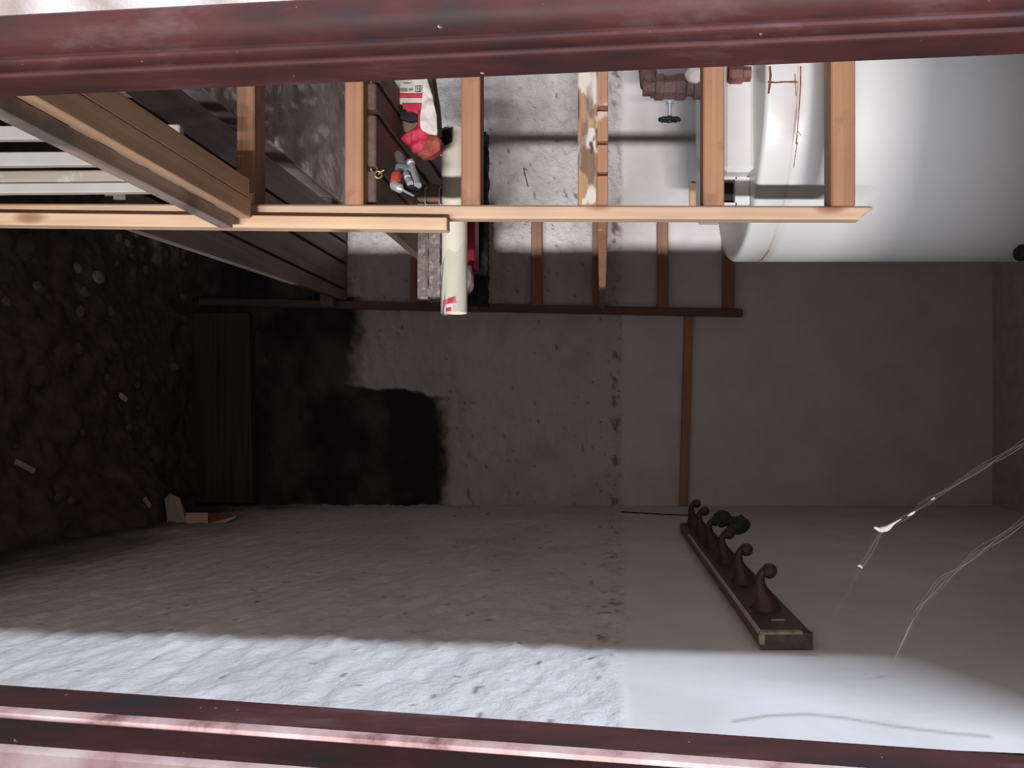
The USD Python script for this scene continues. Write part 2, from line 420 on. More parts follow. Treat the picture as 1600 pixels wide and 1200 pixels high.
# earth floor, with a mound of dirt against the right wall
def floor_fn(u, v):
    q = np.stack([u, v, 0 * u], -1)
    h = 0.05 * (fbm(q * 5, 4, 5) - 0.5) + 0.035 * (fbm(q * 22, 4, 6) - 0.5)
    h = h + 0.13 * np.exp(-(((u - 0.36) / 0.15) ** 2 + ((v - 2.30) / 0.28) ** 2))
    return np.stack([u, v, h], -1)


v, f, _, _ = grid(np.linspace(-1.45, 0.45, 240), np.linspace(0.55, 2.86, 290), floor_fn)
tag(obj('floor', (v, face_to(v, f, (0, 0, 1))), M['earth'], smooth=True), kind='structure')


def floor_z(x, y):
    return float(floor_fn(np.array([float(x)]), np.array([float(y)]))[0, 2])


# low masonry ledge along the left wall
def ledge_fn(u, v):
    q = np.stack([u, v, 0 * u], -1)
    h = LEDGE + 0.03 * (fbm(q * 6, 4, 8) - 0.5) + 0.022 * (fbm(q * 26, 4, 9) - 0.5)
    return np.stack([u, v, h], -1)


ys = np.linspace(0.95, 2.82, 190)
v, f, U, V = grid(np.linspace(-1.40, -0.792, 80), ys, ledge_fn)
f = face_to(v, f, (0, 0, 1))
edge = v.reshape(80, 190, 3)[-1]
low = edge.copy(); low[:, 2] = -0.02; low[:, 0] = -0.90
nv = len(v)
side_f = [[nv + k, nv + 190 + k, nv + 191 + k] for k in range(189)] + [[nv + k, nv + 191 + k, nv + k + 1] for k in range(189)]
vv = np.vstack([v, edge, low]); ff = np.vstack([f, np.array(side_f)])
g = sstep(0.45, 0.75, fbm(vv * 9, 4, 14)) * 0.5
st = 0.25 * sstep(0.45, 0.62, fbm(vv * [5, 5, 1], 4, 15)) * (1 - sstep(2.3, 2.6, vv[:, 1]))
tag(obj('wall_ledge', (vv, ff), M['plaster_dirty'], attrs={'stain': st, 'grime': g, 'rough': np.full(len(vv), 0.6)}), kind='structure')


DOOR_TOP = 2.15


def prism(profile, z0, z1, xoff=lambda z: 0.0, n=24):
    """profile: (x, dy) outline, extruded up the leaning front wall."""
    pr = np.array(profile, float)
    k = len(pr)
    rows = []
    for z in np.linspace(z0, z1, n):
        rows.append(np.stack([pr[:, 0] + xoff(z), pr[:, 1] + yj(z), np.full(k, z)], 1))
    v = np.vstack(rows)
    f = []
    for r in range(n - 1):
        for i in range(k):
            j = (i + 1) % k
            a, b, c, d = r * k + i, r * k + j, (r + 1) * k + j, (r + 1) * k + i
            f += [[a, b, c], [a, c, d]]
    from shapely.geometry import Polygon
    tv, tf = trimesh.creation.triangulate_polygon(Polygon(pr), engine='earcut')
    idx = [int(np.argmin(np.linalg.norm(pr - p, axis=1))) for p in tv]
    for t in tf:
        f.append([idx[t[0]], idx[t[1]], idx[t[2]]])
        f.append([(n - 1) * k + idx[t[2]], (n - 1) * k + idx[t[1]], (n - 1) * k + idx[t[0]]])
    m = trimesh.Trimesh(v, f, process=False)
    m.fix_normals()
    return m


XL = -0.3625
left_profile = [(XL, 0.0), (XL, -0.040), (XL - 0.0015, -0.0425), (XL - 0.004, -0.043), (XL - 0.007, -0.040), (XL - 0.009, -0.031), (XL - 0.012, -0.031), (XL - 0.0135, -0.040), (XL - 0.016, -0.0435), (XL - 0.019, -0.0435),
                (XL - 0.022, -0.040), (XL - 0.0245, -0.032), (XL - 0.0285, -0.032), (XL - 0.033, -0.042), (XL - 0.040, -0.048), (XL - 0.047, -0.050), (XL - 0.062, -0.050), (XL - 0.065, -0.047), (XL - 0.066, -0.028), (XL - 0.066, 0.0)]
tag(obj('trim_1', prism(left_profile, -0.02, DOOR_TOP + 0.06), M['red_paint'], smooth=35), kind='structure')
right_profile = [(0, 0), (0, -0.052), (0.010, -0.053), (0.087, -0.052), (0.087, 0)]
t2 = tag(obj('trim_2', prism(right_profile, -0.02, DOOR_TOP + 0.06, xr), M['red_paint'], smooth=35), kind='structure')
obj('bead', prism([(0.0005, -0.051), (0.001, -0.058), (0.003, -0.0625), (0.007, -0.0635), (0.0095, -0.060), (0.0105, -0.052)], -0.02, DOOR_TOP + 0.06, xr), M['pale_pink'], t2, smooth=35, label='pale pink bead')
obj('casing', prism([(0.040, -0.051), (0.0405, -0.060), (0.043, -0.064), (0.085, -0.066), (0.087, -0.06), (0.087, -0.051)], -0.02, DOOR_TOP + 0.06, xr), M['pale_pink'], t2, smooth=35, label='pale pink outer casing')
tag(obj('trim_3', hull([(x, yj(z) + d, z) for x in (XL - 0.06, 0.43) for z in (DOOR_TOP, DOOR_TOP + 0.07) for d in (0, -0.05)]), M['red_paint']), kind='structure')


tag(obj('added_sill_4', hull([(x, yj(z) + d, z) for x in (XL - 0.02, 0.33) for z in (-0.02, 0.20) for d in (0.0, -0.05)]), M['red_paint']), kind='structure')  # added sill out of view, keeps low daylight off the floor stones


def slab(x0, x1, z0, z1):
    return hull([(x, yj(z) + d, z) for x in (x0, x1) for z in (z0, z1) for d in (-0.026, 0.0)])


fw = cat(slab(-2.3, XL - 0.062, -0.02, TOP), slab(XL - 0.062, 0.60, DOOR_TOP + 0.02, TOP), slab(0.425, 1.3, -0.02, TOP))
fw = fw.subdivide_to_size(0.06)
vv = np.array(fw.vertices)
grm = sstep(0.5, 0.62, fbm(vv * 16, 4, 61)) * 0.7
tag(obj('wall_front', fw, M['plaster'], attrs={'stain': np.zeros(len(vv)), 'grime': grm, 'rough': np.full(len(vv), 0.4)}), kind='structure')

# ------------------------------------------------------------------ shelving rack
D1, D2 = 1.444, 2.742
rack = thing('shelving_rack', 'tall rough pine shelving frame with rungs and slatted shelves against the left side', 'shelves')
PX0, PX1 = -0.4125, -0.386                                  # x extent of the near post
top1 = EYE + 425 / F * D1
post = cbox((PX0, D1, 0.0), (PX1, D1 + 0.032, top1), 0.004)
cut = np.array(post.vertices)
hi = (cut[:, 2] > top1 - 0.01) & (cut[:, 0] > PX1 - 0.006)
cut[hi, 2] -= 0.022
obj('post', skew(trimesh.Trimesh(cut, post.faces, process=False).convex_hull, 2, 0, 0.003, 1.5), M['pine_z'], rack, label='near upright of pale pine')
bt = EYE + (698 - 940) / F * 1.414
obj('batten', skew(cbox((-0.381, 1.414, 0.0), (-0.357, D1, bt), 0.002), 2, 0, 0.011, 1.2), M['pine_fresh_z'], rack, label='fresher pale batten fixed to the near post')
near_z = []
for c, w, m in ((383, 28, 'pine_x'), (552.5, 29, 'pine_x'), (735, 30, 'pine_x'), (918, 31, 'peeled_x'), (1115.5, 33, 'pine_x'), (1318, 38, 'pine_x')):
    z = EYE + (c - 940) / F * (D1 + 0.006); h = w / F * (D1 + 0.006) / 2
    near_z.append((z, h))
    rm = cbox((-0.765, D1 + 0.006, z - h), (PX0 + 0.001, D1 + 0.056, z + h), 0.003)
    if m == 'peeled_x':
        rm = rm.subdivide_to_size(0.005, max_iter=12)
        rv = np.array(rm.vertices)
        k1 = sstep(0.50, 0.56, fbm(rv * [26, 40, 34], 4, 51) + 0.9 * (-0.545 - rv[:, 0]))
        k2 = sstep(0.60, 0.66, fbm(rv * [30, 46, 46], 3, 52)) * sstep(-0.47, -0.52, rv[:, 0]) + 0.7 * sstep(0.58, 0.7, fbm(rv * [14, 30, 30], 3, 53))
        obj('rung', rm, M[m], rack, label='rung with peeling white paint', attrs={'paint': k1, 'dark': np.clip(k2, 0, 1)})
    else:
        obj('rung', rm, M[m], rack)
far_z = []
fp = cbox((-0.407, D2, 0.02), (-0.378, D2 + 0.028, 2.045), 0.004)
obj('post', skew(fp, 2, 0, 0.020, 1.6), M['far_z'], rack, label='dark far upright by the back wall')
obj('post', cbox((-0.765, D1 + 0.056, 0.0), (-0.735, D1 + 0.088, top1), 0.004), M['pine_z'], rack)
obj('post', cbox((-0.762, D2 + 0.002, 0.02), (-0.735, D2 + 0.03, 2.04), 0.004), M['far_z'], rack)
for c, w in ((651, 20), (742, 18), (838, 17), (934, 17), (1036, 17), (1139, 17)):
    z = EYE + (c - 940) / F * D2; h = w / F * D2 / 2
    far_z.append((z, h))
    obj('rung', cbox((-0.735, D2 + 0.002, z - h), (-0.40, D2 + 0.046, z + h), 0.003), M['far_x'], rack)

# slatted shelf below eye level (second rung), its boards running front to back
z0, h0 = near_z[1]
S1 = z0 + h0 + 0.018
zf = far_z[1][0] + far_z[1][1]
for a, b in ((-0.490, -0.394), (-0.601, -0.499), (-0.665, -0.612), (-0.732, -0.677)):
    obj('shelf_board', cbox((a, D1 + 0.03, S1 - 0.018), (b, D2 + 0.045, S1), 0.003), M['shelf_y'], rack)
# slatted shelf at eye level (fourth rung): seen edge on
z0, h0 = near_z[3]
S3 = z0 + h0 + 0.021
for k, (a, b) in enumerate(((-0.473, -0.396), (-0.534, -0.480), (-0.600, -0.541), (-0.732, -0.611))):
    obj('shelf_board', cbox((a, D1 + 0.008, S3 - 0.021), (b, D2 + 0.045, S3), 0.002), M['board_edge'], rack)
# low shelf of old boards level with the ledge
for (a0, b0), (a1, b1) in (((-0.463, -0.383), (-0.468, -0.435)), ((-0.560, -0.474), (-0.565, -0.478)), ((-0.640, -0.575), (-0.645, -0.577)), ((-0.745, -0.652), (-0.748, -0.655))):
    q = [(a0, 1.49, LEDGE - 0.024), (b0, 1.49, LEDGE - 0.024), (a1, 2.785, LEDGE - 0.024), (b1, 2.785, LEDGE - 0.024)]
    q += [(x, y, LEDGE) for x, y, _ in q]
    obj('shelf_board', hull(q), M['old_y'], rack)
for y in (1.53, 2.70):
    obj('bearer', cbox((-0.80, y, LEDGE - 0.07), (-0.40, y + 0.04, LEDGE - 0.024)), M['old_y'], rack)

# ------------------------------------------------------------------ planks and white slatted panel at the lower left
for k, (a, b) in enumerate(((-0.450, -0.4145), (-0.4135, -0.377))):
    p = obj('plank', cbox((a, 0.8425, 0.827), (b, 1.411 - 0.006 * (1 - k), 0.851), 0.0015), M['plank_y'])
    tag(p, ('pale pine plank with knots, outer one beside the bare lath', 'pale pine plank, the one lying nearer the left wall')[1 - k], 'plank', 'pair of pine planks')
tag(obj('lath', cbox((-0.3768, 0.8435, 0.805), (-0.3515, 1.385, 0.8295), 0.0015), M['lath_y']), 'grey weathered lath running in below the pale pine planks', 'lath')
pan = thing('slatted_panel', 'white painted slatted panel standing under the pine planks', 'panel')
for a, b, m in ((-0.509, -0.485, 'dimmed_white'), (-0.463, -0.439, 'dimmed_white'), (-0.430, -0.4105, 'white_worn'), (-0.4085, -0.391, 'dimmed_white')):
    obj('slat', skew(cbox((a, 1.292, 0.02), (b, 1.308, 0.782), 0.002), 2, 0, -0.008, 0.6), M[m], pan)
obj('rail', cbox((-0.452, 1.308, 0.775), (-0.380, 1.335, 0.8265)), M['lath_y'], pan)
obj('rail', cbox((-0.512, 1.308, 0.06), (-0.38, 1.335, 0.11)), M['lath_y'], pan)
obj('foot', cbox((-0.515, 1.26, -0.02), (-0.38, 1.35, 0.022)), M['lath_y'], pan)

# ------------------------------------------------------------------ water heater
TX, TY, TR, TZ = -0.773, 1.950, 0.359, 1.871
heater = thing('water_heater', 'large white cylindrical water heater with rust streaks, high on the left wall', 'water heater')
prof = [(0.0, 0.0), (0.30, 0.0), (0.345, 0.003), (0.354, 0.006), (TR, 0.014), (TR, 0.070), (TR - 0.002, 0.072), (TR - 0.002, 0.075), (TR, 0.077)]
prof += [(TR, 0.077 + 0.02 * k) for k in range(1, 46)] + [(TR - 0.02, 1.0), (0.0, 1.05)]
body = lathe(prof, 180, (TX, TY, TZ))
body = trimesh.Trimesh(body.vertices, body.faces, process=False)
bv = np.array(body.vertices)
ang = np.arctan2(bv[:, 0] - TX, -(bv[:, 1] - TY)); zz = bv[:, 2] - TZ
rr = np.hypot(bv[:, 0] - TX, bv[:, 1] - TY)
outer = rr > TR - 0.004
rust = np.where(outer, np.exp(-((zz - 0.0735) / 0.0035) ** 2) * (0.25 + 0.75 * sstep(0.35, 0.6, fbm(bv * 14, 3, 41))), 0)
rust = np.clip(rust, 0, 1)
obj('tank_body', body, M['tank'], heater, smooth=True, attrs={'rust': rust})
hb = []
# drips and a T-shaped run of rust near the lower rim
def on_tank(px, py, lift=0.0006):
    """The point of the tank's side seen at (px, py)."""
    d = np.array([(py - 650) / F, 1.0, (px - 940) / F])
    a = d[0] ** 2 + 1; b = -2 * (TX * d[0] + TY); c = TX ** 2 + TY ** 2 - (TR + lift) ** 2
    t = (-b - math.sqrt(max(b * b - 4 * a * c, 0))) / (2 * a)
    return np.array([0, 0, EYE]) + t * d


marks = []
for pts, r in (([(1200, 128), (1212, 129), (1224, 128), (1246, 128)], 0.0022), ([(1203, 104), (1204, 118), (1203, 130), (1201, 146)], 0.0032), ([(1251, 104), (1251, 130), (1249, 165), (1246, 205), (1244, 225)], 0.0016),
               ([(1242, 115), (1243, 138), (1244, 150)], 0.0012), ([(1247, 205), (1252, 212)], 0.001), ([(1246, 222), (1243, 240), (1240, 262)], 0.001)):
    pts = np.array(pts, float)
    t = np.linspace(0, len(pts) - 1, 4 * len(pts))
    q = np.stack([np.interp(t, range(len(pts)), pts[:, k]) for k in (0, 1)], 1)
    line = np.array([on_tank(a, b) for a, b in q])
    wob = 0.6 + 0.9 * fbm(line * 120, 2, 3)
    marks.append(tube(line, r * wob * 0.7, 6))
obj('rust_streak', cat(*marks), M['rust'], heater)
obj('bottom_cap', cbox((-0.99, 1.705, TZ - 0.072), (-0.566, 2.20, TZ + 0.004), 0.012), M['cap'], heater, smooth=30)
bx0, bx1, bz0, bz1 = -0.566, -0.50, TZ - 0.068, TZ - 0.030
frame = [cbox((bx0, 1.75, bz0), (bx1, 1.83, bz0 + 0.005), 0.001), cbox((bx0, 1.75, bz1 - 0.005), (bx1, 1.83, bz1 + 0.03), 0.001), cbox((bx0, 1.75, bz0), (bx0 + 0.006, 1.83, bz1), 0.001), cbox((bx1 - 0.006, 1.75, bz0), (bx1, 1.83, bz1), 0.001)]
obj('socket_frame', cat(*frame), M['cap'], heater)
obj('socket_opening', cbox((bx0 + 0.004, 1.775, bz0 + 0.003), (bx1 - 0.004, 1.83, bz1 - 0.003), 0.001), M['black'], heater, label='black square opening')
for dz in (0.15, 0.75):
    obj('wall_bracket', cbox((LEFT - 0.02, 1.85, TZ + dz), (TX - TR + 0.03, 2.05, TZ + dz + 0.06)), M['dark_iron'], heater)
obj('black_knob', lathe([(0, 0), (0.018, 0.0), (0.022, 0.006), (0.022, 0.02), (0.015, 0.028), (0, 0.03)], 20, (-0.412, 1.86, EYE + 1.045), 'z'), M['black'], heater, label='small black knob')

# ------------------------------------------------------------------ valve on the heater's pipe
VX, VY = -0.858, 1.93
valve = thing('pipe_valve', 'rusty brown pipe fitting with a small handwheel below the water heater', 'valve')
obj('pipe', lathe([(0, 0), (0.022, 0), (0.022, 0.02), (0.026, 0.022), (0.026, 0.05), (0.022, 0.052), (0.022, 0.13), (0.03, 0.132), (0.03, 0.16), (0.022, 0.165), (0.022, 0.171), (0, 0.171)], 24, (VX, VY, TZ - 0.072 - 0.171)), M['brown_pipe'], valve, smooth=35)
vz = EYE + (1047 - 940) / F * VY
obj('valve_body', lathe([(0, 0), (0.028, 0), (0.028, 0.008), (0.0345, 0.012), (0.0345, 0.03), (0.031, 0.034), (0.031, 0.062), (0.0345, 0.066), (0.0345, 0.086), (0.026, 0.092), (0, 0.092)], 8, (VX, VY, vz - 0.05)), M['brown_pipe'], valve)
obj('elbow', tube([(VX, VY, vz - 0.045), (VX - 0.01, VY + 0.004, vz - 0.055), (VX - 0.05, VY + 0.01, vz - 0.058), (LEFT + 0.0, VY + 0.01, vz - 0.058)], 0.024, 16), M['brown_pipe'], valve, smooth=40)
sx = VX + 0.033
TURN = trimesh.transformations.rotation_matrix(math.radians(13), [0, 0, 1], [VX, VY, 0])
obj('stem', turned(lathe([(0, 0), (0.011, 0), (0.011, 0.007), (0.0055, 0.009), (0.0055, 0.040), (0.008, 0.041), (0, 0.043)], 16, (sx, VY, vz), 'x')), M['chrome'], valve, smooth=35, label='shiny bare stem')
hw = [trimesh.creation.torus(0.0235, 0.0045, 32, 10)]
for k in range(4):
    a = k * math.pi / 2 + 0.4
    hw.append(tube([(0, 0, 0), (0.023 * math.cos(a), 0.023 * math.sin(a), 0)], 0.003, 8))
for k in range(8):
    a = k * math.pi / 4
    s = trimesh.creation.icosphere(1, 0.0058); s.apply_translation((0.0245 * math.cos(a), 0.0245 * math.sin(a), 0)); hw.append(s)
hw = cat(*hw, lathe([(0, -0.006), (0.008, -0.006), (0.008, 0.006), (0, 0.006)], 12))
hw.apply_transform(trimesh.transformations.rotation_matrix(math.pi / 2, [0, 1, 0])); hw.apply_translation((sx + 0.046, VY, vz))
hw.apply_transform(TURN)
obj('handwheel', hw, M['dark_iron'], valve, smooth=40, label='dark handwheel')
blob = trimesh.creation.icosphere(3, 1.0); b = np.array(blob.vertices)
b = b * (1 + 0.35 * (fbm(b * 2.5, 3, 9) - 0.5))[:, None] * [0.024, 0.02, 0.026] + P(1086, 116, 1.90)
obj('union_nut', lathe([(0, 0), (0.018, 0), (0.022, 0.006), (0.022, 0.030), (0.017, 0.034), (0.017, 0.05), (0, 0.05)], 8, P(1138, 116, 1.680)), plain('red_brown_nut', (0.26, 0.10, 0.085), 0.7, var=0.6, scale=60), heater, label='reddish brown union nut')
obj('putty', (b, blob.faces), M['paper'], valve, smooth=True, label='white lump of putty')

# ------------------------------------------------------------------ things on the second shelf
SH = S1
# torn paper sack: an outline with its own thickness, leaning back
def pillow(outline, D, thick, lean=0.0, bulge=0.012, seed=1, res=0.006):
    from shapely.geometry import Polygon, Point
    pts = np.array([P(a, b, D) for a, b in outline])
    poly = Polygon(pts[:, [0, 2]])
    m = trimesh.creation.extrude_polygon(poly, thick, engine='earcut').subdivide_to_size(res, max_iter=12)
    v = np.array(m.vertices)
    import shapely
    d = shapely.distance(shapely.points(v[:, :2]), poly.exterior)
    out = np.zeros_like(v)
    out[:, 0] = v[:, 0]; out[:, 2] = v[:, 1]
    q = np.stack([v[:, 0] * 40, v[:, 1] * 40, v[:, 2] * 40], 1)
    puff = bulge * np.sqrt(np.clip(d / 0.03, 0, 1)) + 0.016 * (fbm(q * 1.4, 3, seed) - 0.5) * np.clip(bulge / 0.008, 0.2, 1)
    side = np.where(v[:, 2] > thick / 2, 1, -1)
    out[:, 1] = D + v[:, 2] + side * puff + lean * (v[:, 1] - pts[:, 2].min())
    out[:, 2] = np.maximum(out[:, 2], S1 + 0.0005)
    m2 = trimesh.Trimesh(out, m.faces, process=False)
    m2.fix_normals()
    return m2


sack = thing('paper_sack', 'crumpled red and white printed paper sack, torn open, on the slatted shelf', 'bag')
DS = 1.66
obj('sack_back', pillow([(612, 100), (672, 100), (680, 150), (684, 200), (660, 215), (632, 205), (620, 180), (616, 150)], DS + 0.02, 0.05, seed=2), M['cardboard'], sack, smooth=True, label='brown inner paper showing at the tear')
obj('label_panel', pillow([(616, 98), (664, 98), (663, 163), (656, 164), (622, 162), (618, 140)], DS - 0.012, 0.006, bulge=0.003, seed=3), M['paper'], sack, smooth=True, label='white printed panel')
obj('stripe', pillow([(621, 146), (662, 145), (662, 152), (622, 152)], DS - 0.018, 0.004, bulge=0.003, seed=3), M['stripe_red'], sack, smooth=True, label='red printed stripe')
obj('red_band', pillow([(628, 161), (659, 161), (657, 170), (652, 178), (644, 174), (636, 174), (630, 168)], DS - 0.018, 0.006, bulge=0.002, seed=4), M['paper_red'], sack, smooth=True)
obj('tear', pillow([(626, 172), (650, 174), (652, 188), (640, 190), (624, 185)], DS - 0.008, 0.010, bulge=0.001, seed=5), M['black'], sack, smooth=True, label='dark hole torn in the sack')
obj('red_wrapper', pillow([(653, 172), (660, 168), (662, 190), (668, 206), (684, 213), (690, 219), (688, 230), (676, 240), (668, 244), (655, 240), (645, 238), (640, 228), (626, 217), (632, 210), (645, 203), (652, 192)], DS - 0.03, 0.03, bulge=0.014, seed=6), M['paper_red'], sack, smooth=True, label='crumpled red end of the sack')
obj('rusty_fold', pillow([(668, 211), (683, 213), (690, 220), (687, 233), (675, 243), (661, 249), (650, 245), (658, 236), (664, 224)], DS - 0.052, 0.012, bulge=0.006, seed=7), M['paper_rust'], sack, smooth=True, label='stained brown fold')
obj('paper_flap', pillow([(662, 100), (668, 126), (676, 150), (682, 180), (684, 205), (682, 213), (668, 208), (657, 203), (656, 180), (660, 150)], DS - 0.044, 0.006, bulge=0.006, seed=8), M['paper'], sack, smooth=True, label='loose white flap')
ds = DS - 0.030
words = []
for text, (px, py), h in (('500', (624, 143), 0.0065), ('e', (639, 142), 0.0075), ('N', (651, 142), 0.0075), ('INHALT', (630, 131), 0.003)):
    t = meshkit.text_mesh(text, h, 0.0012)
    tv = np.array(t.vertices)
    o = P(px, py, ds)
    w = np.stack([o[0] - tv[:, 1], np.full(len(tv), o[1]) - tv[:, 2], o[2] + tv[:, 0]], 1)
    words.append(trimesh.Trimesh(w, t.faces, process=False))
o = P(649, 144, ds); s = 0.0115
for a, b, c, d in ((0, 0, s, 0.001), (0, s * 1.1, s, s * 1.1 + 0.001), (0, 0, 0.001, s * 1.1), (s - 0.001, 0, s, s * 1.1 + 0.001)):
    words.append(trimesh.creation.box(bounds=[(o[0] - d, o[1] - 0.001, o[2] + a), (o[0] - b, o[1], o[2] + c)]))
obj('print', cat(*words), M['ink'], sack, label='dark printed figures')

# old chrome tap with a red cap
tap = thing('chrome_tap', 'old chrome tap with a red cap lying on the slatted shelf by the sack', 'tap')
a, b = P(641, 252, 1.545), P(653, 290, 1.505)
def along(a, b, prof, n=20):
    t = b - a; L = np.linalg.norm(t)
    m = trimesh.creation.revolve(np.array([(r, s * L) for r, s in prof]), sections=n)
    m.apply_transform(trimesh.geometry.align_vectors([0, 0, 1], t / L)); m.apply_translation(a); m.fix_normals()
    return m


obj('spout', along(a, b, [(0, 0), (0.007, 0), (0.0085, 0.03), (0.0085, 0.12), (0.0065, 0.14), (0.0065, 0.92), (0.0075, 0.94), (0.0075, 1), (0, 1)]), M['chrome'], tap, smooth=35)
obj('body', along(P(622, 240, 1.58), P(634, 270, 1.54), [(0, 0), (0.008, 0.02), (0.010, 0.25), (0.0085, 0.5), (0.013, 0.75), (0.013, 0.95), (0, 1)]), M['dull_metal'], tap, smooth=35)
obj('body_joint', along(P(622, 262, 1.545), P(645, 268, 1.535), [(0, 0), (0.010, 0), (0.012, 0.3), (0.010, 0.7), (0.008, 1), (0, 1)]), M['dull_metal'], tap, smooth=35)
obj('collar', along(P(634, 272, 1.52), P(641, 287, 1.50), [(0, 0), (0.007, 0), (0.007, 0.4), (0.005, 0.42), (0.005, 0.6), (0.007, 0.62), (0.007, 1), (0, 1)], 8), M['chrome'], tap)
obj('lever', along(P(613, 288, 1.50), P(646, 306, 1.475), [(0, 0), (0.007, 0.0), (0.0105, 0.1), (0.0095, 0.38), (0.003, 0.5), (0.0022, 0.9), (0.002, 1), (0, 1)]), M['chrome'], tap, smooth=35)
rc = P(618, 277, 1.500)
obj('cap', along(rc + [0.010, -0.004, 0], rc + [-0.010, 0.004, 0.002], [(0, 0), (0.009, 0), (0.0105, 0.25), (0.0105, 0.75), (0.008, 1), (0, 1)], 8), M['red_plastic'], tap, label='red plastic cap')
obj('rubber_base', along(P(638, 290, 1.52), P(646, 300, 1.51), [(0, 0), (0.012, 0), (0.014, 0.5), (0.012, 1), (0, 1)], 16), M['black'], tap, smooth=35)
ring = thing('brass_ring', 'little brass ring with a pin at the shelf edge', 'ring')
rp = P(591, 273, 1.475)
t = trimesh.creation.torus(0.0068, 0.0020, 28, 10); t.apply_transform(trimesh.transformations.rotation_matrix(math.pi / 2 - 0.3, [1, 0, 0])); t.apply_translation(rp)
obj('band', t, M['brass'], ring, smooth=True)
obj('pin', tube([rp, rp + [-0.004, -0.004, 0.006], rp + [-0.008, -0.004, 0.013]], 0.0011, 8), M['brass'], ring)
obj('stud', tube([rp + [-0.009, 0, -0.003], rp + [-0.017, 0.002, -0.004]], 0.0018, 8), M['brass'], ring)
bx = thing('clasp_box', 'small brown box with bright wire clasps behind the near post', 'box')
lo, hi2 = P(674, 288, 1.80), P(690, 326, 1.80)
obj('box_body', cbox((lo[0], 1.796, SH), (-0.524, 1.86, SH + 0.056), 0.004), M['cardboard'], bx)
for px in (664, 686):
    c = [P(px + 3, 293, 1.795), P(px, 295, 1.792), P(px, 306, 1.792), P(px, 318, 1.792), P(px + 4, 320, 1.795)]
    c = [np.array([q[0], q[1], max(q[2], SH + 0.003)]) for q in c]
    obj('clasp', tube(c, 0.0017, 8), M['chrome'], bx, label='bright wire clasp')

# roll of clear plastic lying across the shelf
TD, TRR = 1.82, 0.0315
roll = thing('plastic_roll', 'translucent white plastic roll sticking out over the shelf edge', 'roll')
zc = SH + 0.0565 + TRR
xa, xb = (205 - 650) / F * TD, (489 - 650) / F * TD
prof = [(0.030, 0.0), (TRR, 0.0), (TRR, 0.2), (TRR * 0.985, 0.205), (TRR * 0.985, 0.38), (TRR, 0.4), (TRR, xb - xa), (0.030, xb - xa), (0.029, xb - xa - 0.05), (0.029, 0.05), (0.030, 0)]
obj('roll_body', lathe(prof, 40, (xa, TD, zc), 'x'), M['tube'], roll, smooth=35)
obj('core', lathe([(0.0, 0.02), (0.0285, 0.02), (0.0285, xb - xa - 0.012), (0, xb - xa - 0.012)], 24, (xa, TD, zc), 'x'), M['cardboard'], roll, smooth=35)
# torn film around the outer end
a = np.linspace(-2.4, 1.0, 40); s = np.linspace(0, 1, 26)
def film_fn(u, w):
    x0 = -0.40 + 0.07 * (u + 2.4) / 3.4 * -1 + 0.05 + 0.010 * np.sin(u * 5)
    x = x0 + (xb + 0.004 - x0) * w
    r = TRR + 0.0012 + 0.006 * np.clip(u - 0.3, 0, 1) + 0.0012 * np.sin(u * 9 + w * 7)
    return np.stack([x, TD - r * np.cos(u), zc + r * np.sin(u)], -1)


v, f, _, _ = grid(a, s, film_fn)
obj('film', (v, f), M['film'], roll, smooth=True, label='torn clear film')
def patch(u0, u1, x0, x1, lift, m, name, label, sl=0.0):
    v, f, _, _ = grid(np.linspace(u0, u1, 14), np.linspace(0, 1, 8), lambda u, w: np.stack([x0 + (x1 - x0) * w + sl * (u - u0), TD - (TRR + lift) * np.cos(u), zc + (TRR + lift) * np.sin(u)], -1))
    obj(name, (v, f), m, roll, smooth=True, label=label)


patch(-0.75, 0.30, xb - 0.026, xb - 0.010, 0.0016, M['paper_red'], 'label', 'torn red printed label', -0.010)
patch(-0.5, 0.45, xb - 0.016, xb - 0.001, 0.0019, M['paper'], 'label', 'torn white label', -0.006)
patch(-0.45, -0.05, xb - 0.008, xb + 0.001, 0.0022, M['paper_red'], 'label', 'red label scrap', -0.004)

# a rough split board on edge, a crimson box, a charred stick and a scrap of cloth behind
DB = 1.808
sb = thing('split_board', 'rough grey board split along its length, on edge under the plastic roll', 'board')
def rough_bar(x0, x1, y0, y1, z0, z1, amp, seed, res=0.012):
    m = trimesh.creation.box(bounds=[(x0, y0, z0), (x1, y1, z1)]).subdivide_to_size(res, max_iter=12)
    v = np.array(m.vertices)
    c = np.array([(x0 + x1) / 2, (y0 + y1) / 2, (z0 + z1) / 2])
    n = np.stack([fbm(v * 55, 3, seed + k) - 0.5 for k in range(3)], 1)
    v = v + n * amp * 2 * [0.6, 1, 1]
    v[:, 2] = np.maximum(v[:, 2], z0)
    m = trimesh.Trimesh(v, m.faces, process=False)
    return m


obj('outer_half', rough_bar(-0.52, -0.287, DB, DB + 0.022, SH, SH + 0.026, 0.0035, 31, 0.006), M['old_x'], sb)
obj('inner_half', rough_bar(-0.52, -0.291, DB + 0.001, DB + 0.023, SH + 0.0265, SH + 0.0545, 0.0035, 36, 0.006), M['old_x'], sb)
tag(obj('crimson_box', cbox((-0.78, 2.32, SH), (-0.462, 2.40, SH + 0.052), 0.003), M['crimson']), 'deep red box lying on the shelf behind the plastic roll', 'box')
tag(obj('charred_stick', rough_bar(-0.95, -0.372, 2.47, 2.52, SH, SH + 0.066, 0.012, 44, 0.014), M['charred'], smooth=True), 'charred black timber stub lying along the shelf beside the red box', 'timber')
bl = trimesh.creation.icosphere(3, 1.0); b = np.array(bl.vertices)
b = b * (1 + 0.6 * (fbm(b * 2.2, 3, 19) - 0.5))[:, None] * [0.045, 0.02, 0.018]
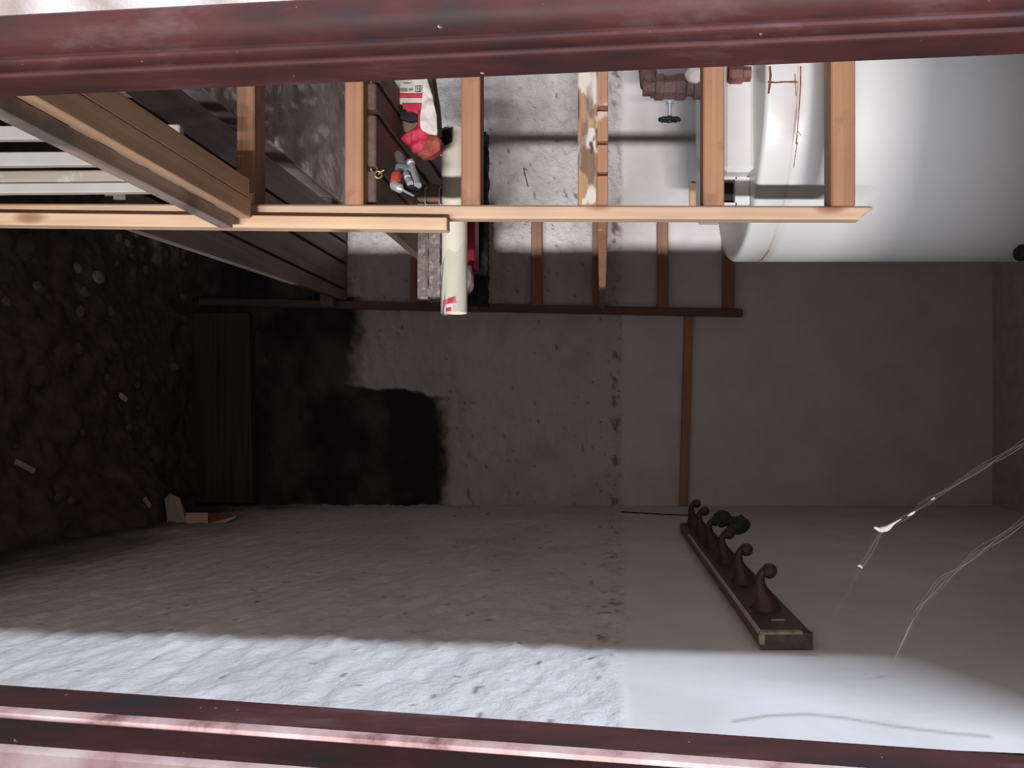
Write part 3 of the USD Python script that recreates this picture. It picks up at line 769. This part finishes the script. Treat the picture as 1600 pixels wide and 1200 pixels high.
b = b + [-0.42, 2.27, SH + 0.040]; b[:, 2] = np.maximum(b[:, 2], SH)
tag(obj('cloth_scrap', (b, bl.faces), M['rag_pink'], smooth=True), 'crumpled pinkish cloth scrap in front of the charred timber', 'cloth')
c0 = P(677, 208, 2.02)
tag(obj('card_scrap', hull([P(680, 214, 1.766), P(706, 199, 1.766), P(706, 222, 1.766), P(688, 231, 1.766), P(680, 214, 1.770), P(706, 199, 1.770), P(706, 222, 1.770), P(688, 231, 1.770), (P(690, 214, 1.766) * [1, 1, 0]) + [0, 0.02, SH + 0.0005]]), M['black']), 'dark scrap of card wedged between the sack and the plastic roll', 'card')

# ------------------------------------------------------------------ back wall odds and ends
v0, v1 = P(1076, 491, 2.78), P(1068, 789, 2.78)
lt = cbox((v0[0], 2.772, -0.016), (v1[0], 2.797, 0.016), 0.002)
sl = (v1[2] - v0[2]) / (v1[0] - v0[0])
lv = np.array(lt.vertices); lv[:, 2] += v0[2] + (lv[:, 0] - v0[0]) * sl
tag(obj('wall_lath', trimesh.Trimesh(lv, lt.faces, process=False), wood('lath_x', (0.44, 0.24, 0.16), (0.34, 0.17, 0.11), 0)), 'narrow bare brown lath fixed level across the back wall', 'lath')
q0, q1 = P(1078, 286, 2.77), P(1088, 340, 2.79)
tag(obj('cleat', cbox((q0[0], 2.765, q0[2]), (q1[0], 2.797, q1[2]), 0.002), M['pine_fresh_z']), 'short pale wooden cleat on the lit back wall above eye level', 'cleat')
pts = [P(a, b, 2.785) for a, b in ((818, 262), (820, 272), (822, 280), (825, 292))]
tag(obj('wire', tube(pts, 0.0016, 8), M['crack']), 'short thin dark wire sticking to the lit back wall', 'wire')
cr = [P(971, 806, 2.60), P(1000, 808, 2.57), P(1040, 811, 2.53), P(1090, 814, 2.5)]
cr = [np.array([RIGHT - 0.002, p[1], p[2]]) for p in cr]
tag(obj('cord', tube(cr, 0.0022, 8), M['crack']), 'thin dark cord along the corner, running to the coat rack', 'cord')
tag(obj('skirting_plank', skew(cbox((-0.385, 2.748, -0.02), (0.325, 2.785, 0.215), 0.004), 0, 2, 0.02, 0), M['skirting']), 'dark wide plank standing on edge at the foot of the sooty back wall', 'plank')

# ------------------------------------------------------------------ wood offcut low on the right
oc = thing('wood_offcut', 'pale broken wood offcut lying on the dirt against the right wall', 'wood')
fz = 0.09
obj('block', hull([P(257, 779, 2.36), P(266, 771, 2.36), P(281, 778, 2.36), P(291, 818, 2.33), P(262, 818, 2.33), P(257, 779, 2.42), P(266, 771, 2.42), P(281, 778, 2.42), P(291, 806, 2.42), P(262, 806, 2.42)]), M['offcut_grey'], oc, label='weathered grey end')
obj('strip', hull([P(290, 801, 2.35), P(325, 801, 2.35), P(325, 821, 2.32), P(312, 818, 2.32), P(290, 818, 2.32), P(290, 801, 2.39), P(325, 801, 2.39), P(325, 812, 2.39), P(290, 812, 2.39)]), M['offcut'], oc, label='fresh pale split face')
obj('splinter', hull([P(324, 802, 2.355), P(345, 803, 2.355), P(366, 808, 2.35), P(352, 816, 2.34), P(330, 820, 2.335), P(324, 802, 2.39), P(366, 806, 2.38), P(330, 812, 2.38)]), M['paper_rust'], oc, label='dark red broken end')
obj('splinter', hull([P(324, 819, 2.325), P(345, 817, 2.327), P(369, 806, 2.345), P(368, 808.5, 2.343), P(346, 820, 2.322), P(324, 822, 2.32), P(345, 818, 2.34)]), M['offcut'], oc, label='pale thin splinter')

# ------------------------------------------------------------------ coat rack on the right wall
cr = thing('coat_rack', 'dark brown wooden coat rack with six hooks on the right wall', 'coat rack')
RZ0, RZ1, RXF = EYE + 0.229, EYE + 0.307, 0.312
rb = cbox((RXF, 1.075, RZ0), (RIGHT - 0.001, 2.17, RZ1), 0.005)
obj('board', rb, M['rack_wood'], cr)
obj('end_face', rough_bar(RXF + 0.0015, RIGHT - 0.002, 1.0685, 1.076, RZ0 + 0.001, RZ1 - 0.001, 0.0012, 91, 0.006), M['rack_end'], cr, label='chipped pale end of the board')
for y in (1.20, 1.39, 1.58, 1.77, 1.95, 2.12):
    zb = EYE + 0.262
    path = [(RXF + 0.004, y, zb + 0.004), (RXF - 0.006, y, zb + 0.004), (RXF - 0.018, y, zb + 0.001), (RXF - 0.030, y, zb - 0.003), (RXF - 0.042, y, zb - 0.005), (RXF - 0.053, y, zb - 0.004), (RXF - 0.060, y, zb + 0.001), (RXF - 0.063, y, zb + 0.008)]
    hk = obj('hook', tube(path, [0.028, 0.023, 0.0165, 0.0110, 0.0080, 0.0070, 0.0070, 0.007], 14), M['rack_hook'], cr, smooth=50)
    kn = trimesh.creation.icosphere(3, 0.0125); kn.apply_translation((RXF - 0.061, y - 0.001, zb + 0.010))
    obj('knob', kn, M['rack_hook'], hk, smooth=True)
obj('worn_lit_edge', cbox((RXF - 0.0008, 1.076, RZ0 - 0.0006), (RXF + 0.006, 1.95, RZ0 + 0.003), 0.0005), M['offcut_grey'], cr, label='edge worn to bare wood, its highlight in the colour')  # pale strip carries both the wear and the chamfer highlight
obj('chipped_edge', cbox((RXF - 0.0006, 1.0672, RZ0 + 0.003), (RXF + 0.0042, 1.078, RZ1 - 0.016), 0.001), M['rack_chip'], cr, label='pale chipped edge')
obj('chipped_edge', cbox((RXF - 0.0004, 1.0674, RZ0 - 0.0008), (RXF + 0.020, 1.078, RZ0 + 0.008), 0.002), M['rack_chip'], cr, label='pale chipped corner')
obj('screw_glint', cbox((RXF - 0.0012, 1.128, EYE + 0.259), (RXF + 0.001, 1.132, EYE + 0.280), 0.0004), M['chrome'], cr, label='thin bright strip standing for a screw glint')  # bright sliver in place of the glint on a screw
obj('screw_hole', lathe([(0, 0), (0.003, 0), (0.003, 0.002), (0, 0.002)], 12, (RXF - 0.0012, 1.205, EYE + 0.243), 'x'), M['black'], cr)
rg = []
for (px, py, D, s) in ((1128, 810, 1.66, (0.018, 0.02, 0.020)), (1146, 815, 1.66, (0.013, 0.02, 0.022)), (1158, 819, 1.64, (0.019, 0.02, 0.018)), (1151, 825, 1.64, (0.014, 0.018, 0.020))):
    bl = trimesh.creation.icosphere(3, 1.0); b = np.array(bl.vertices)
    b = b * (1 + 0.6 * (fbm(b * 2.0 + px, 3, 29) - 0.5))[:, None] * s + P(px, py, D)
    rg.append(trimesh.Trimesh(b, bl.faces, process=False))
tag(obj('dark_rag', cat(*rg), M['rag_dark'], smooth=True), 'dark greenish bundled rag hung over the middle hooks of the coat rack', 'rag')

# ------------------------------------------------------------------ cobwebs by the door, upper right
rng = np.random.default_rng(7)
def web(name, label, ctrl, n, spread, r, clots):
    w = thing(name, label, 'cobweb')
    c = np.array([P(a, b, d) for a, b, d in ctrl])
    t = np.linspace(0, len(c) - 1, 40)
    base = np.stack([np.interp(t, range(len(c)), c[:, k]) for k in range(3)], 1)
    th = []
    for k in range(n):
        o = (np.stack([fbm(np.stack([t * 0.9 + 13 * k, 0 * t + j * 5.1, 0 * t], 1), 3, 50 + k) for j in range(3)], 1) - 0.5) * spread
        th.append(tube(base + o, r, 4, False))
    obj('thread', cat(*th), M['web'], w)
    for pts, rad in clots:
        q = np.array([P(*p) for p in pts])
        t2 = np.linspace(0, len(q) - 1, 14)
        q = np.stack([np.interp(t2, range(len(q)), q[:, k]) for k in range(3)], 1)
        rr = np.interp(t2, np.linspace(0, t2[-1], len(rad)), rad)
        obj('clot', tube(q, rr * (0.7 + 0.6 * fbm(q * 300, 2, 4)), 8), M['web'], w, smooth=True)
    return w


web('cobweb', 'cobweb strand with a bright white clot, near the coat rack', [(1600, 690, 0.80), (1540, 728, 0.84), (1455, 783, 0.90), (1425, 803, 0.92), (1378, 826, 0.95), (1346, 885, 0.98), (1318, 940, 1.02), (1275, 1002, 1.06)], 5, 0.012, 0.00004,
    [([(1366, 824, 0.948), (1375, 828, 0.95), (1386, 826, 0.945), (1396, 818, 0.94), (1408, 811, 0.93)], [0.0012, 0.0034, 0.0036, 0.0016, 0.0006]), ([(1418, 806, 0.925), (1424, 803, 0.92), (1430, 799, 0.92)], [0.0007, 0.0018, 0.0007]),
     ([(1455, 781, 0.90), (1460, 778, 0.9)], [0.0006, 0.0010]), ([(1340, 884, 0.98), (1344, 884, 0.98), (1348, 888, 0.98)], [0.0006, 0.0018, 0.0006])])
web('cobweb', 'long faint cobweb strand running down to the lit wall by the door', [(1600, 812, 0.78), (1530, 862, 0.82), (1480, 905, 0.86), (1432, 955, 0.90), (1418, 985, 0.92), (1400, 1025, 0.95), (1388, 1060, 0.965)], 5, 0.014, 0.00004,
    [([(1428, 965, 0.905), (1420, 982, 0.92), (1408, 1008, 0.94), (1398, 1030, 0.95)], [0.0003, 0.0009, 0.0008, 0.0003])])

# ------------------------------------------------------------------ rubble on the floor
rng = np.random.default_rng(21)
def stone(x, y, r, m, label, seed, group=None):
    s = trimesh.creation.icosphere(2, 1.0); v = np.array(s.vertices)
    n = v * (1 + 0.7 * (fbm(v * 1.6 + seed, 3, seed) - 0.5))[:, None]
    v = n * np.array([1.0, 0.8, 0.55]) * r
    a = rng.uniform(0, 6.28)
    R = np.array([[math.cos(a), -math.sin(a), 0], [math.sin(a), math.cos(a), 0], [0, 0, 1]])
    v = v @ R.T + [x, y, floor_z(x, y) + 0.25 * r]
    tag(obj('stone', (v, s.faces), m, smooth=30), label, 'stone', group)


def at_floor(px, py):
    D = EYE * F / (940 - px)
    return (py - 650) / F * D, D


W = 'stone'
for k, (px, py, r, label) in enumerate(((262, 575, 0.022, 'dusty grey stone at the foot of the plank standing on edge'), (235, 710, 0.035, 'larger brown stone just beyond the pale wood offcut'), (140, 432, 0.024, 'flat grey stone under the low shelf, the largest there'),
                                (165, 486, 0.016, 'small pointed stone between the low shelf and the wood chip'), (192, 380, 0.014, 'small stone just below the near batten and the low shelf'), (28, 385, 0.036, 'broad earthy stone at the floor edge under the near batten'),
                                (178, 412, 0.013, 'small pale stone beside the flat grey stone'), (115, 418, 0.018, 'dull stone on the door side of the flat grey stone'), (58, 585, 0.035, 'big dark clod of earth in the middle of the floor'),
                                (112, 545, 0.022, 'smaller dark clod next to the big clod'), (285, 415, 0.018, 'stone in the deep shade against the low shelf'), (8, 470, 0.016, 'brown stone nearest the door on the earth floor'))):
    x, y = at_floor(px, py)
    stone(x, y, r, M['stone_dark' if k in (1, 5, 8, 9) else 'stone'], label, k + 1)
for k in range(26):
    px, py = rng.uniform(-10, 290), rng.uniform(365, 840)
    x, y = at_floor(px, py)
    if x < RIGHT - 0.06 and y < 2.70:
        stone(x, y, rng.uniform(0.008, 0.02), M['stone' if k % 3 == 0 else 'stone_dark'], 'small pebble scattered over the earth floor', 40 + k, 'small pebbles on the earth floor')
for (px, py, L, a, label) in ((186, 621, 0.036, 0.5, 'pale wood chip on the dark earth floor, below the middle'), (36, 729, 0.07, 0.45, 'long grey splinter on the earth floor nearest the door'), (175, 785, 0.04, 0.8, 'small grey splinter near the foot of the right wall')):
    x, y = at_floor(px, py)
    m = cbox((-L / 2, -0.007, -0.003), (L / 2, 0.007, 0.003), 0.001)
    m.apply_transform(trimesh.transformations.rotation_matrix(math.pi / 2 - a, [0, 0, 1]))
    m.apply_translation((x, y, floor_z(x, y) + 0.012))
    tag(obj('wood_chip', m, M['offcut_grey'] if 'grey' in label else M['offcut']), label, 'wood chip')
